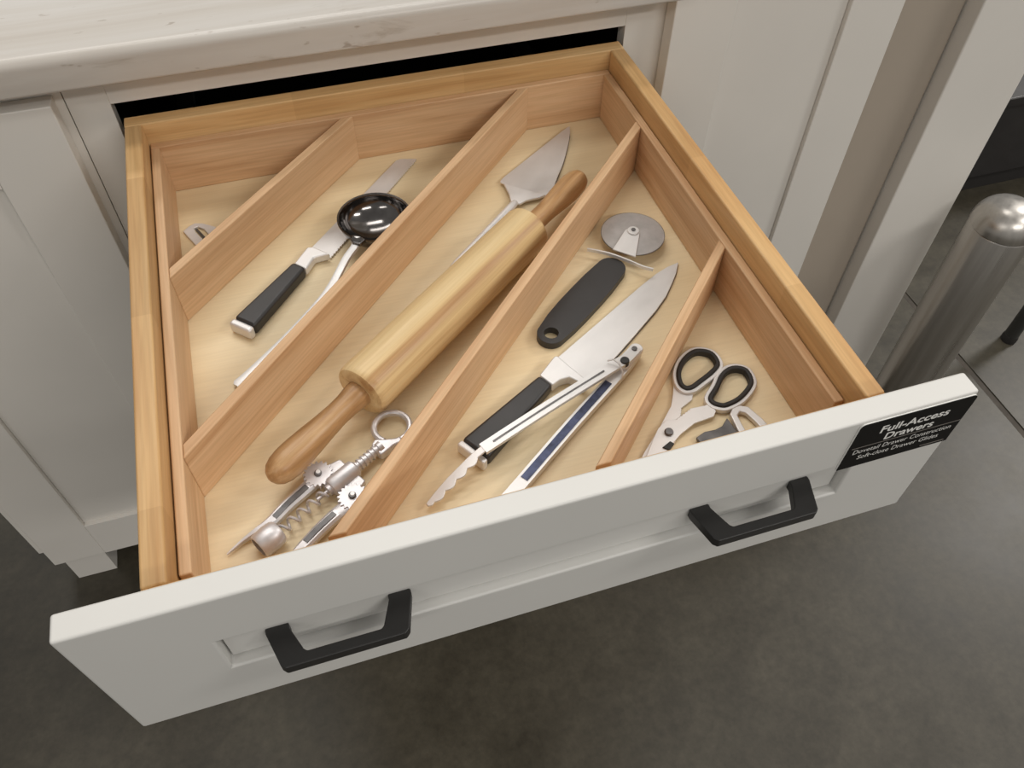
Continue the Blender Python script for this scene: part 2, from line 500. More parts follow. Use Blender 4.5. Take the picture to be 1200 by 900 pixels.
bar('back_splash', -0.62, 0.4625, 1.42, 1.44, 0.9635, 1.03, 'laminate', ct, 0.004)

# ------------------------------------------------------------------ pulls (built once, mesh shared)
def pull_mesh():
    """trapezoid bar pull; mounting face at y=0, reaching towards -y; centred on x"""
    L, g = 0.0515, 0.0433          # half width at base, at grip
    pw, gd, dep, hz = 0.0165, 0.0085, 0.0320, 0.0050
    o = [(-L, 0), (-L + pw, 0), (-L + pw, -0.004), (-g + 0.0155, -dep + gd + 0.002), (-g + 0.0175, -dep + gd), (g - 0.0175, -dep + gd), (g - 0.0155, -dep + gd + 0.002),
         (L - pw, -0.004), (L - pw, 0), (L, 0), (L, -0.004), (g + 0.001, -dep + 0.003), (g - 0.002, -dep), (-g + 0.002, -dep), (-g - 0.001, -dep + 0.003), (-L, -0.004)]
    bm = prism_bm(o, -hz, hz)
    bmesh.ops.recalc_face_normals(bm, faces=bm.faces[:])
    me = bpy.data.meshes.new('pull'); bm.to_mesh(me); bm.free()
    return me
PULL = pull_mesh()

def drawer_front(parent, x0, x1, y0, y1, z0, z1, px0, px1, pz0, pz1, depth, mat, pulls, pz, name='drawer_front'):
    df = bpy.data.objects.new(name, None); C.objects.link(df); df.parent = parent
    df.empty_display_size = 0.02
    df.location = Vector(((x0 + x1) / 2, y1, z0)) - wloc(parent)
    # frame with a rectangular opening: prism in the x/z plane
    bm = prism_bm([(x0, z0), (x1, z0), (x1, z1), (x0, z1)], y0, y1, [[(px0, pz0), (px1, pz0), (px1, pz1), (px0, pz1)]])
    for v in bm.verts: v.co = Vector((v.co.x, v.co.z, v.co.y))
    obj('frame', bm, mat, df, (0, 0, 0), bevel=0.0022, segs=3)
    bar('panel', px0 + 0.0014, px1 - 0.0014, y0 + depth, y1 - 0.002, pz0 + 0.0020, pz1 - 0.0010, mat, df, 0.0004, 1)
    for xc in pulls:
        place('pull', PULL, 'pull', df, (xc, y0 + depth, pz), (0, 0, 0), 0.0011, 2)
    return df

# lower drawers of the middle cabinet (closed)
for z0, z1 in ((0.415, 0.7215), (0.09, 0.4075)):
    drawer_front(cm, -0.2014, 0.4515, 0.826, 0.8465, z0, z1, -0.1214, 0.3715, z0 + 0.06, z1 - 0.06, 0.008, 'paint', (-0.039, 0.283), (z0 + z1) / 2, 'drawer')

# ------------------------------------------------------------------ the open drawer
BX0, BX1, BYF, BYB, BZ0, BZ1 = -0.1570, 0.4045, 0.2724, 0.8420, 0.745, 0.8700
dr = thing('open_drawer', 'pulled-out wooden drawer with off-white front and two black pulls', 'drawer', (0.1238, 0.55, BZ0))
T = 0.0175
bar('box_side', BX0, BX0 + T, BYF + 0.015, BYB - T, BZ0, BZ1, 'box_wood', dr, 0.0022, 3, 'y')
bar('box_side', BX1 - T, BX1, BYF + 0.015, BYB - T, BZ0, BZ1, 'box_wood', dr, 0.0022, 3, 'y')
bar('box_back', BX0, BX1, BYB - T, BYB, BZ0, BZ1, 'box_wood', dr, 0.0016, 3, 'x')
bar('box_front', BX0, BX1, BYF, BYF + 0.015, BZ0, BZ1, 'box_wood', dr, 0.0014, 3, 'x')
bar('box_bottom', BX0 + T, BX1 - T, BYF + 0.015, BYB - T, 0.766, 0.7745, 'plywood', dr, 0.0, 1, 'x')
for x in (-0.128, 0.352):
    bar('glide', x, x + 0.022, BYF + 0.03, 1.30, 0.7295, 0.7445, 'glide', dr, 0.001)
drawer_front(dr, -0.2005, 0.4515, 0.2526, 0.2722, 0.7325, 0.8965, -0.120, 0.3655, 0.792, 0.838, 0.008, 'paint_front_shaded', (-0.0391, 0.2835), 0.8160)

# ------------------------------------------------------------------ sign on the drawer front
sg = thing('sign', 'black plastic sign lettered Full-Access Drawers on right end of drawer front', 'sign', (0.4005, 0.2520, 0.834))
def sign_outline(x0, x1, z0, z1, r):
    o = [(x0, z0), (x1, z0)]
    for k in range(5): a = k / 4 * PI / 2; o.append((x1 - r + r * math.cos(a), z1 - r + r * math.sin(a)))
    for k in range(5): a = PI / 2 + k / 4 * PI / 2; o.append((x0 + r + r * math.cos(a), z1 - r + r * math.sin(a)))
    return o
def upright(bm):
    for v in bm.verts: v.co = Vector((v.co.x, v.co.z, v.co.y))
    return bm
obj('backing', upright(prism_bm(sign_outline(0.3500, 0.4508, 0.8344, 0.8940, 0.004), 0.2516, 0.2525)), 'sign_white', sg)
obj('plate', upright(prism_bm(sign_outline(0.3507, 0.4508, 0.8344, 0.8936, 0.004), 0.2511, 0.2516)), 'sign', sg)
def text_line(txt, x0, x1, zb, zcap, bold, name='lettering'):
    cu = bpy.data.curves.new('t', 'FONT'); cu.body = txt; cu.size = 1.0; cu.extrude = 0.0
    cu.offset = bold; cu.resolution_u = 3
    to = bpy.data.objects.new('t', cu); C.objects.link(to)
    dg = bpy.context.evaluated_depsgraph_get()
    me = bpy.data.meshes.new_from_object(to.evaluated_get(dg))
    bpy.data.objects.remove(to); bpy.data.curves.remove(cu)
    xs = [v.co.x for v in me.vertices]
    cap = 0.73
    a, b = min(xs), max(xs)
    for v in me.vertices:
        v.co = Vector((x0 + (v.co.x - a) / (b - a) * (x1 - x0), 0, zb + v.co.y / cap * (zcap - zb))) - Vector((sg.location.x, 0, sg.location.z))
    me.materials.clear()
    o = place(name, me, 'sign_white', sg, (sg.location.x, 0.25095, sg.location.z))
    return o
text_line('Full-Access', 0.3715, 0.4315, 0.8768, 0.8860, 0.022)
text_line('Drawers', 0.3795, 0.4225, 0.8655, 0.8745, 0.022)
text_line('Dovetail Drawer Construction', 0.3570, 0.4445, 0.8540, 0.8600, 0.0)
text_line('Soft-close Drawer Glides', 0.3640, 0.4370, 0.8450, 0.8510, 0.0)
bar('rule', 0.3535, 0.4500, 0.2508, 0.2511, 0.8625, 0.8629, 'sign_line', sg, 0.0)
bar('fine_print', 0.4246, 0.4469, 0.2508, 0.2511, 0.8374, 0.8380, 'sign_line', sg, 0.0)

# ------------------------------------------------------------------ cutlery tray
ZF = 0.7880
tr = thing('cutlery_tray', 'wooden cutlery insert with four diagonal dividers inside the open drawer', 'tray', (0.124, 0.564, 0.7745))
TX0, TX1, TY0, TY1, TZ = -0.1383, 0.3862, 0.3035, 0.8238, 0.8465
TT = 0.0090
bar('base', TX0, TX1, TY0, TY1, 0.7747, ZF, 'tray_base', tr, 0.0, 1, 'x')
bar('wall', TX0, TX0 + TT, TY0, TY1 - TT, ZF, TZ, 'tray_wood', tr, 0.0016, 3, 'y')
bar('wall', TX1 - TT, TX1, TY0, TY1 - TT, ZF, TZ, 'tray_wood', tr, 0.0016, 3, 'y')
bar('wall', TX0, TX1, TY1 - TT, TY1, ZF, TZ, 'tray_wood', tr, 0.0016, 3, 'x')
bar('front_lip', TX0 + TT, TX1 - TT, TY0 - 0.0085, TY0 - 0.0005, 0.7747, 0.8215, 'tray_wood', tr, 0.0016, 3, 'x')
ix0, ix1, iy0, iy1 = TX0 + TT, TX1 - TT, TY0, TY1 - TT
def divider(c_lo, c_hi):
    """board on the 45-degree line y = x + c, mitred against the tray walls"""
    def clip(c):
        xa = max(ix0, iy0 - c); xb = min(ix1, iy1 - c)
        return (xa, xa + c), (xb, xb + c)
    (a, b), (d, e) = clip(c_lo), clip(c_hi)
    outline = [a, b]
    # corner points where the board meets two walls
    outline += [e, d]
    cx_ = sum(p[0] for p in outline) / 4; cy_ = sum(p[1] for p in outline) / 4
    ca = math.cos(-PI / 4); sa = math.sin(-PI / 4)
    loc = [((x - cx_) * ca - (y - cy_) * sa, (x - cx_) * sa + (y - cy_) * ca) for x, y in outline]
    bm = prism_bm(loc, ZF - 0.812, TZ - 0.0004 - 0.812)
    return obj('divider', bm, 'tray_wood', tr, (cx_, cy_, 0.812), (0, 0, PI / 4), 0.0014, 3)
for lo, hi in ((0.737, 0.7505), (0.5315, 0.5450), (0.326, 0.3395), (0.1215, 0.1345)):
    divider(lo, hi)

# ------------------------------------------------------------------ utensils (outlines in millimetres on the tray base)
def uthing(name, label, cat, x, y):
    return thing(name, label, cat, (x / 1000, y / 1000, ZF))
def up(name, outline, z0, z1, mat, parent, bevel=0.0006, segs=2, holes=(), angle=30, ang=None):
    """flat part: outline in mm, heights in mm above the tray base; local X along angle ang"""
    a = math.radians(ang or 0.0)
    cx_ = sum(p[0] for p in outline) / len(outline); cy_ = sum(p[1] for p in outline) / len(outline)
    ca, sa = math.cos(-a), math.sin(-a)
    tr_ = lambda pts: [(((x - cx_) * ca - (y - cy_) * sa) / 1000, ((x - cx_) * sa + (y - cy_) * ca) / 1000) for x, y in pts]
    bm = prism_bm(tr_(outline), z0 / 1000, z1 / 1000, [tr_(h) for h in holes])
    return obj(name, bm, mat, parent, (cx_ / 1000, cy_ / 1000, ZF), (0, 0, a), bevel, segs, True, angle)
def us(name, path, prof, mat, parent, closed=False, bevel=0.0):
    bm = sweep_bm([(x / 1000, y / 1000, ZF + z / 1000) for x, y, z in path], prof, closed)
    return obj(name, bm, mat, parent, (0, 0, 0), bevel=bevel, smooth=True)
def ul(name, a, b, z, profile, mat, parent, segs=28):
    """turned part along the line a->b (mm), axis z mm above base; profile (distance mm, radius mm)"""
    ang = math.atan2(b[1] - a[1], b[0] - a[0])
    bm = lathe_bm([(x / 1000, r / 1000) for x, r in profile], segs)
    return obj(name, bm, mat, parent, (a[0] / 1000, a[1] / 1000, ZF + z / 1000), (0, 0, ang), smooth=True)
def disc(name, x, y, z0, z1, r, mat, parent, n=24, bevel=0.0004):
    return up(name, [(x + r * math.cos(2 * PI * k / n), y + r * math.sin(2 * PI * k / n)) for k in range(n)], z0, z1, mat, parent, bevel)
def lerp(a, b, t):
    return (a[0] + (b[0] - a[0]) * t, a[1] + (b[1] - a[1]) * t)

# --- slotted steel tool, far-left compartment
u = uthing('peeler', 'flat slotted steel peeler end in the corner compartment at back left', 'peeler', -106, 730)
outl = [(-125.5, 740.5), (-119, 747), (-112.5, 750.5), (-105, 748), (-93, 739), (-82, 722), (-90, 706), (-96.5, 708), (-97.5, 722), (-104, 738), (-110, 744), (-114, 742.5), (-113, 736), (-106.5, 722), (-102, 706), (-108, 704), (-114, 714)]
up('blade_plate', outl, 0.2, 3.0, 'steel', u, 0.0006)
up('inner_blade', [(-113.2, 741), (-111, 742.5), (-103, 724), (-105.5, 723)], 0.2, 2.2, 'dark_steel', u, 0.0003)
up('handle', [(-108, 707), (-87, 709), (-66, 697), (-70, 690), (-92, 692)], 0.2, 8, 'steel', u, 0.0025, 3)

# --- bread knife
u = uthing('bread_knife', 'serrated bread knife with black handle lying under the ladle', 'knife', -40, 620)
e0, e1, h0, h1 = (-91, 581.7), (-73, 563.7), (-9.7, 636.4), (-20.5, 648.2)
c0, c1 = lerp(e0, h1, 0.085), lerp(e1, h0, 0.085)
up('end_cap', [e0, lerp(e0, e1, 0.5), e1, c1, c0], 0.3, 13.5, 'steel', u, 0.003, 3)
up('handle', [c0, c1, h0, h1], 0.2, 14, 'black_plastic', u, 0.0035, 3)
up('bolster', [h1, (-3.6, 669.5), (3, 668), (17.4, 652.5), (12, 652.5), (1.0, 651.5), h0], 1.0, 11, 'steel', u, 0.003, 3, ang=46)
bl = [(-3.6, 671.5), (117.1, 797.2), (123.4, 799), (140.5, 794.0)]
p0, p1 = (138.5, 790.0), (17.8, 655.0)
N = 44
for k in range(N):
    t = k / N; q = lerp(p0, p1, t); bl.append(q)
    q2 = lerp(p0, p1, t + 0.5 / N); bl.append((q2[0] - 1.0, q2[1] + 1.0))
bl.append(p1)
up('blade', bl, 1.0, 2.6, 'steel', u, 0.0, ang=46)

# --- ladle
u = uthing('ladle', 'polished steel ladle with deep round bowl over the bread knife blade', 'ladle', 69.8, 673.5)
bm = bmesh.new(); R = 37.3; prof = []
for k in range(13):
    a = k / 12 * PI / 2
    prof.append((R * math.sin(a) ** 0.85, 4.0 + 25.0 * (1 - math.cos(a))))
inner = [(max(r - 1.6, 0.0), z + 1.6 * (1 if i < 12 else 0)) for i, (r, z) in enumerate(prof)]
lip = [(R + 1.2, 29.6), (R + 1.0, 30.4), (R - 0.8, 30.2)]
full = prof + lip + inner[::-1]
S_ = 48; rings = []
for r, z in full:
    if r < 1e-6: rings.append([bm.verts.new((0, 0, z / 1000))])
    else: rings.append([bm.verts.new((r / 1000 * math.cos(2 * PI * k / S_), r / 1000 * math.sin(2 * PI * k / S_), z / 1000)) for k in range(S_)])
for a, b in zip(rings[:-1], rings[1:]):
    for k in range(S_):
        k2 = (k + 1) % S_
        if len(a) == 1: bm.faces.new((a[0], b[k], b[k2]))
        elif len(b) == 1: bm.faces.new((a[k], a[k2], b[0]))
        else: bm.faces.new((a[k], a[k2], b[k2], b[k]))
obj('bowl', bm, 'steel_dark', u, (0.0698, 0.6735, ZF), smooth=True)
hp = smooth_path([(47, 646, 30), (42.5, 637.5, 27), (30, 626, 22), (5.5, 595, 13.5), (-33, 558.5, 8), (-73, 524, 5), (-92, 509, 4)], 5)
n = len(hp); pr = []
for i in range(n):
    t = i / (n - 1); wd = (6.5 if t < 0.08 else 4.5 if t < 0.55 else 4.5 + 3.5 * (t - 0.55) / 0.45) / 1000
    if t > 0.97: wd *= 0.6
    pr.append([(-wd, -0.0012), (-wd * 0.6, -0.0016), (wd * 0.6, -0.0016), (wd, -0.0012), (wd * 0.8, 0.0012), (0, 0.0022), (-wd * 0.8, 0.0012)])
us('handle', hp, pr, 'steel', u)
up('neck_collar', [(39.5, 645), (43, 651), (50, 646.5), (55, 640), (48.5, 634), (41, 638)], 27, 31.5, 'steel_dark', u, 0.0015, 3)

# --- cake server
u = uthing('cake_server', 'steel triangular cake server with long thin handle beside rolling pin', 'cake server', 265, 735)
up('blade', smooth_loop([(329.5, 800), (331.5, 796.5), (327, 784), (316, 762), (301.4, 735.8), (285, 711), (269.5, 687), (262, 684), (240, 700), (223.2, 718), (223.6, 726), (250, 745), (290, 773)], 4), 3.2, 5.0, 'steel', u, 0.0005, ang=50)
up('shoulder', [(223.1, 717.5), (262, 684), (254, 681.8), (238, 681.2), (229.5, 677.5), (221.5, 685), (223.4, 697)], 3.0, 6.4, 'steel', u, 0.0012, 3, ang=45)
up('edge_strip', [(331.5, 796.5), (327.4, 783.6), (316.4, 761.6), (301.8, 735.4), (285.4, 710.6), (269.9, 686.7), (268.4, 687.6), (284, 711.6), (300, 736.4), (314.6, 762.6), (325.6, 784.6), (329.8, 797)], 1.2, 3.2, 'dark_steel', u, 0.0)
hp = [(226, 682, 5.5), (205, 663, 6), (170, 633, 5.5), (133, 601, 5)]
us('handle', smooth_path(hp, 4), [[(a * s, b * s) for a, b in circle_pts(0.0046, 12, 0.004)] for s in ([0.8] + [1.0] * 11 + [0.8])], 'steel', u)

# --- rolling pin
A, B = (11.5, 452.5), (217.5, 614.0)
LEN = math.hypot(B[0] - A[0], B[1] - A[1])
u = uthing('rolling_pin', 'pale wooden rolling pin with brown turned handles lying diagonally', 'rolling pin', 117, 537)
ul('body', A, B, 25.9, [(0, 0), (0, 21.8), (1.2, 24.3), (4, 25.5), (8, 25.8), (LEN - 5, 25.8), (LEN - 1.5, 24.9), (LEN, 22.8), (LEN, 0)], 'pin_wood', u, 48)
hprof = [(-1, 0), (-1, 12.2), (3, 12.4), (8, 11.8), (16, 10.8), (28, 10.6), (42, 11.4), (58, 12.8), (74, 13.9), (86, 14.0), (94, 13.0), (100, 10.8), (104, 7.2), (106, 3.2), (106.6, 0)]
d = ((B[0] - A[0]) / LEN, (B[1] - A[1]) / LEN)
ul('handle', (A[0] - d[0] * 1.2, A[1] - d[1] * 1.2), (A[0] - d[0] * 100, A[1] - d[1] * 100), 25.9, hprof, 'pin_handle', u, 32)
ul('handle', (B[0] + d[0] * 1.2, B[1] + d[1] * 1.2), (B[0] + d[0] * 100, B[1] + d[1] * 100), 25.9, hprof, 'pin_handle', u, 32)

# --- corkscrew
u = uthing('corkscrew', 'chrome winged corkscrew with toothed levers and open ring top', 'corkscrew', -30, 372)
ax = (22.0, 406.0); dv = (-0.854, -0.520); nv = (0.520, -0.854)
def ac(s, t): return (ax[0] + dv[0] * s + nv[0] * t, ax[1] + dv[1] * s + nv[1] * t)
ring = []
for k in range(25):
    a = math.radians(232) - k / 24 * math.radians(330)
    ring.append((31.5 + 15.6 * math.cos(a), 422.8 + 15.6 * math.sin(a), 6))
us('ring', ring, circle_pts(0.0028, 10, 0.0032), 'chrome', u)
up('crown', [(10.8, 407.5), (14.5, 412), (23.5, 409.5), (31.5, 408), (36.5, 409), (37, 402.5), (29, 400.8), (17.5, 394), (10.5, 400)], 2, 11, 'chrome', u, 0.002, 3)
sp = [(0, 0), (0, 5.2)]
for k in range(6): sp += [(4 + k * 4.2, 5.2), (4.4 + k * 4.2, 4.0), (6.2 + k * 4.2, 4.0), (6.6 + k * 4.2, 5.2)]
sp += [(33, 5.2), (33, 0)]
ul('rack_shaft', ac(4, 0), ac(40, 0), 9, sp, 'chrome', u, 20)
ul('body', ac(33, 0), ac(70, 0), 9, [(0, 0), (0, 6.6), (1.5, 8.2), (24, 8.6), (26.5, 7.4), (27, 5), (30, 4.8), (30, 0)], 'chrome', u, 24)
def gear(cx_, cy_, r, n=18, t0=0.0):
    o = []
    for k in range(n):
        for f, rr in ((0.0, 0.84), (0.3, 1.0), (0.55, 1.0), (0.8, 0.84)):
            a = t0 + 2 * PI * (k + f) / n
            o.append((cx_ + r * rr * math.cos(a), cy_ + r * rr * math.sin(a)))
    return o
gl, gr = (-36.5, 390.5), (-13.5, 361.5)
up('gear', gear(gl[0], gl[1], 12.5), 6.2, 11.8, 'chrome', u, 0.0004)
up('gear', gear(gr[0], gr[1], 12.5), 6.2, 11.8, 'chrome', u, 0.0004)
for g in (gl, gr):
    ul_ = disc('rivet', g[0], g[1], 11.6, 14, 3.2, 'dark_steel', u, 16, 0.001)
    disc('rivet_cap', g[0] + 0.4, g[1] + 0.4, 13.8, 14.6, 2.0, 'steel', u, 12, 0.0006)
up('yoke', [ac(36, -16), ac(36, 16), ac(50, 20), ac(56, 16), ac(50, 7), ac(50, -7), ac(56, -16), ac(50, -20)], 4, 10.5, 'chrome', u, 0.0015, 3)
def lever(path, wds, nm):
    P_ = smooth_path(path, 5); n_ = len(P_); pr_ = []
    for i in range(n_):
        t = i / (n_ - 1) * (len(wds) - 1); k = min(int(t), len(wds) - 2); wd = (wds[k] + (wds[k + 1] - wds[k]) * (t - k)) / 2000
        h = min(0.0028, wd)
        pr_.append([(-wd, -h), (wd, -h), (wd, h * 0.5), (wd * 0.6, h), (-wd * 0.6, h), (-wd, h * 0.5)])
    us(nm, P_, pr_, 'chrome', u)
lever([(-40, 387, 8), (-52, 379, 8), (-66, 370, 7.5), (-80, 359.5, 6.5), (-92, 355.5, 5), (-104, 350.5, 4), (-116, 343.5, 3)], [12, 11, 10.5, 9.5, 5.5, 3, 1.2], 'lever')
lever([(-17, 357, 8), (-30, 350, 8), (-44, 341, 7.5), (-58, 331, 6.5), (-72, 322, 5)], [12, 11, 10.5, 9.5, 5], 'lever')
us('lever_inlay', [(-47, 381.5, 11.1), (-62, 371.8, 10.8), (-76, 361.5, 9.6)], rect(0.0048, 0.0006), 'dark_steel', u)
us('lever_inlay', [(-30, 350.5, 11.1), (-44, 341.5, 10.8), (-56, 333, 9.6)], rect(0.0044, 0.0006), 'dark_steel', u)
wp = []
for k in range(73):
    s = 66 + k * 0.72; a = k / 72 * 2 * PI * 5.2
    q = ac(s, 4.0 * math.cos(a)); wp.append((q[0], q[1], 9 + 4.0 * math.sin(a)))
us('worm', wp, circle_pts(0.0012, 8), 'chrome', u)
ul('worm_rod', ac(60, 0), ac(80, 0), 9, [(0, 0), (0, 3.2), (3, 3.2), (3.4, 1.7), (14, 1.7), (14, 0)], 'chrome', u, 14)
ul('bell', ac(112, 0), ac(135, 0), 11.2, [(0, 8.6), (2, 10.2), (8, 11), (18, 10.6), (20, 9.6), (20, 8.2), (17, 8.6), (8, 9.2), (2, 8.2), (0, 8.6)], 'chrome', u, 28)

# --- pizza cutter
u = uthing('pizza_cutter', 'pizza cutter with round steel wheel and thick black handle', 'pizza cutter', 260, 535)
n = 56; wc = (326.3, 590.0); WR = 33.3
up('wheel', [(wc[0] + WR * math.cos(2 * PI * k / n), wc[1] + WR * math.sin(2 * PI * k / n)) for k in range(n)], 11.2, 12.6, 'wheel', u, 0.0005)
ringo = [(wc[0] + (WR + .3) * math.cos(2 * PI * k / n), wc[1] + (WR + .3) * math.sin(2 * PI * k / n)) for k in range(n)]
ringi = [(wc[0] + (WR - 1.0) * math.cos(2 * PI * k / n), wc[1] + (WR - 1.0) * math.sin(2 * PI * k / n)) for k in range(n)]
up('wheel_edge', ringo, 11.4, 12.4, 'dark_steel', u, 0.0, holes=[ringi])
up('fork', [(295.5, 571), (313.8, 553.5), (332.8, 587), (331.5, 593), (326, 597), (319.5, 595)], 13.2, 15.0, 'steel', u, 0.0005, ang=50)
disc('hub', wc[0], wc[1], 15.0, 17.2, 6.2, 'steel', u, 24, 0.0008)
disc('hub_pin', wc[0], wc[1], 17.0, 18.4, 2.4, 'dark_steel', u, 14, 0.0005)
us('thumb_guard', smooth_path([(272, 582, 10), (284, 574.5, 10), (296, 564, 10.5), (308, 551, 10.5), (317, 541, 10), (325.5, 534.5, 10)], 3), rect(0.0016, 0.0035, -0.001), 'steel', u)
def hull(cs, n=14):
    """outline around a row of circles (x, y, r)"""
    d_ = Vector((cs[-1][0] - cs[0][0], cs[-1][1] - cs[0][1])).normalized(); nn = Vector((-d_.y, d_.x)); o = []
    b0 = math.atan2(nn.y, nn.x)
    for k in range(n + 1):
        a = b0 + k / n * PI; o.append((cs[0][0] + cs[0][2] * math.cos(a), cs[0][1] + cs[0][2] * math.sin(a)))
    for c in cs[1:-1]: o.append((c[0] - nn.x * c[2], c[1] - nn.y * c[2]))
    for k in range(n + 1):
        a = b0 + PI + k / n * PI; o.append((cs[-1][0] + cs[-1][2] * math.cos(a), cs[-1][1] + cs[-1][2] * math.sin(a)))
    for c in cs[1:-1][::-1]: o.append((c[0] + nn.x * c[2], c[1] + nn.y * c[2]))
    return o
cs = [(199, 485, 13.6), (213, 496, 15.8), (230, 509, 16.8), (250, 524, 17), (268, 537.5, 16.6), (287, 552, 14.8)]
hole = [(199.0 + 7.0 * math.cos(2 * PI * k / 18), 485.0 + 7.0 * math.sin(2 * PI * k / 18)) for k in range(18)]
up('handle', hull(cs), 0.3, 8.5, 'black_plastic', u, 0.0022, 4, holes=[hole], angle=50)

# --- chef's knife
u = uthing('chef_knife', 'broad chef knife with black handle lying under the metal tongs', 'knife', 200, 440)
up('blade', [(359.5, 544.5), (346, 541.5), (330.5, 535.4), (310, 524.5), (192.3, 456), (201, 438), (210, 419), (231, 431.5), (252.3, 445.8), (278.8, 465.0), (308.8, 487.3), (327, 503), (341.1, 518.9), (351, 531)], 1.2, 3.2, 'steel', u, 0.0004, ang=32)
up('cutting_edge', [(359.7, 544.3), (351.4, 530.6), (341.5, 518.5), (327.4, 502.5), (309.2, 486.8), (279.2, 464.5), (252.7, 445.3), (231.3, 431), (210.3, 418.5), (210, 420), (231, 432.5), (252, 446.8), (278.2, 466), (308.4, 488.2), (326.6, 503.8), (340.7, 519.5), (350.7, 531.4)], 0.4, 1.2, 'dark_steel', u, 0.0)
up('bolster', [(170.6, 436.8), (190.8, 454), (194, 454), (209.5, 419.5), (204.8, 411.8), (201, 420), (195.5, 427), (187, 426.5), (178, 422.6)], 1.0, 12, 'steel', u, 0.003, 3, ang=35)
e0, e1, h0, h1 = (79.4, 385.4), (95.7, 358.9), (177.5, 421.8), (170.4, 435.9)
c0, c1 = lerp(e0, h1, 0.06), lerp(e1, h0, 0.06)
up('end_cap', [e0, e1, c1, c0], 0.3, 13, 'steel', u, 0.002, 3)
up('handle', [c0, c1, h0, h1], 0.2, 14, 'black_plastic', u, 0.0035, 3)

# --- tongs
u = uthing('tongs', 'open steel kitchen tongs with scalloped tip laid across the chef knife', 'tongs', 190, 400)
def channel(wd, lip, th=0.0009):
    a = wd / 2
    return [(-a, 0), (a, 0), (a, -lip), (a - th, -lip), (a - th, -th), (-a + th, -th), (-a + th, -lip), (-a, -lip)]
a1 = [(266, 439, 16), (250, 427.5, 18), (230, 419.5, 20), (163, 393.5, 22.5), (98, 369, 21)]
us('arm', smooth_path(a1, 5), channel(0.0105, 0.0035), 'steel', u)
a2 = [(267, 440, 12), (243, 421, 11), (183, 380, 10), (119, 334, 9), (100, 321, 8)]
us('arm', smooth_path(a2, 5), channel(0.0115, 0.008), 'steel', u)
us('arm_streak', [(228, 411.3, 10.9), (183, 380, 10.3), (124, 337.6, 9.3)], rect(0.0068, 0.0004), 'blue_reflection', u)  # thin strip painting the blue reflection in the arm's channel
us('arm_streak', [(225, 417.6, 20.6), (163, 393.5, 22.8), (108, 372.7, 21.6)], rect(0.0016, 0.0004), 'dark_steel', u)
# scalloped gripping head
hd = [(102, 374.5), (84, 366.5), (64, 355.5), (49, 345.5), (41.5, 339.5)]
lowr = [(42.5, 336.5), (46, 336)]
for k in range(4):
    qa, qb = lerp((48, 338), (92, 363), k / 4), lerp((48, 338), (92, 363), (k + 1) / 4)
    for j in range(6):
        q = lerp(qa, qb, j / 6); b_ = 3.0 * math.sin(PI * j / 6); lowr.append((q[0] + 0.5 * b_, q[1] - 0.87 * b_))
lowr += [(92, 363), (100, 366)]
bm = prism_bm(mm(hd + lowr), 0, 0.0022)
for v in bm.verts:
    t = (v.co.x - 0.041) / 0.063
    v.co.z += ZF + 0.0055 + 0.0140 * max(0, min(1, t))
obj('gripper', bm, 'steel', u, bevel=0.0006)
disc('pivot', 248, 424.5, 10, 20.5, 4.2, 'rubber', u, 18, 0.001)
disc('hinge_rivet', 263, 437, 14, 18.2, 2.6, 'dark_steel', u, 14, 0.0008)
up('hinge_plate', hull([(248, 425, 5.5), (266, 439, 6.5)], 8), 9.5, 14.5, 'steel', u, 0.0012, 2)
us('lock_ring', [(231, 426, 23), (236, 424.5, 25), (240, 420, 23), (242, 414, 17), (240, 411, 10)], circle_pts(0.0009, 8), 'steel', u)

# --- scissors
u = uthing('scissors', 'kitchen scissors with black-lined oval finger loops in front right compartment', 'scissors', 300, 375)
l1 = smooth_loop([(292.8, 406.3), (302.8, 418.8), (316.2, 426.8), (326.8, 426.9), (336.5, 419.5), (337.1, 405.5), (328.0, 397.1), (310.3, 388.9), (299.8, 384.9), (292.7, 386.0), (289.3, 393.2)], 4)
l2 = smooth_loop([(308.4, 372.4), (320.1, 382.8), (330.4, 393.2), (340.9, 398.6), (350.7, 397.9), (358.1, 391.2), (357.1, 377.7), (349.0, 368.8), (335.4, 360.8), (322.7, 357.7), (315.5, 358.3), (308.3, 364.1)], 4)
for lp in (l1, l2):
    up('finger_loop', offset_loop(lp, 3.2), 0.8, 6.2, 'steel', u, 0.001, 2, holes=[offset_loop(lp, -0.6)], angle=50)
    up('loop_grip', offset_loop(lp, -0.2), 0.3, 8.2, 'rubber', u, 0.0016, 3, holes=[offset_loop(lp, -4.6)], angle=50)
def teeth(a, b, n, amp):
    o = []
    dx, dy = b[0] - a[0], b[1] - a[1]; l = math.hypot(dx, dy)
    for k in range(n):
        o.append(lerp(a, b, k / n)); q = lerp(a, b, (k + 0.5) / n); o.append((q[0] - dy / l * amp, q[1] + dx / l * amp))
    return o
ha = [(286.5, 397), (281.9, 388.1), (274.2, 375.3), (255, 357), (231.4, 336.3), (214, 319), (226, 316), (258, 336), (270, 346), (276.0, 357.5)] + teeth((276.5, 359), (283, 371), 5, 1.0) + [(295.7, 376.5), (299, 382), (292, 385)]
up('blade', ha, 1.0, 3.2, 'steel', u, 0.0004)
hb = [(309, 357.0), (304.4, 352.2), (285, 350.4), (268.1, 343.2), (257.3, 336.2), (232, 315), (219, 317), (243, 345), (252, 354.5), (263, 361)] + teeth((272, 358.5), (290, 366), 6, 1.0) + [(303.2, 365.5), (306.5, 367)]
up('blade', hb, 3.3, 5.5, 'steel', u, 0.0004)
ul('screw', (259, 347.6), (259, 347.7), 0, [(0, 0)] * 1 + [(0.0, 0.01), (0.1, 0.01)], 'dark_steel', u, 6) if False else None
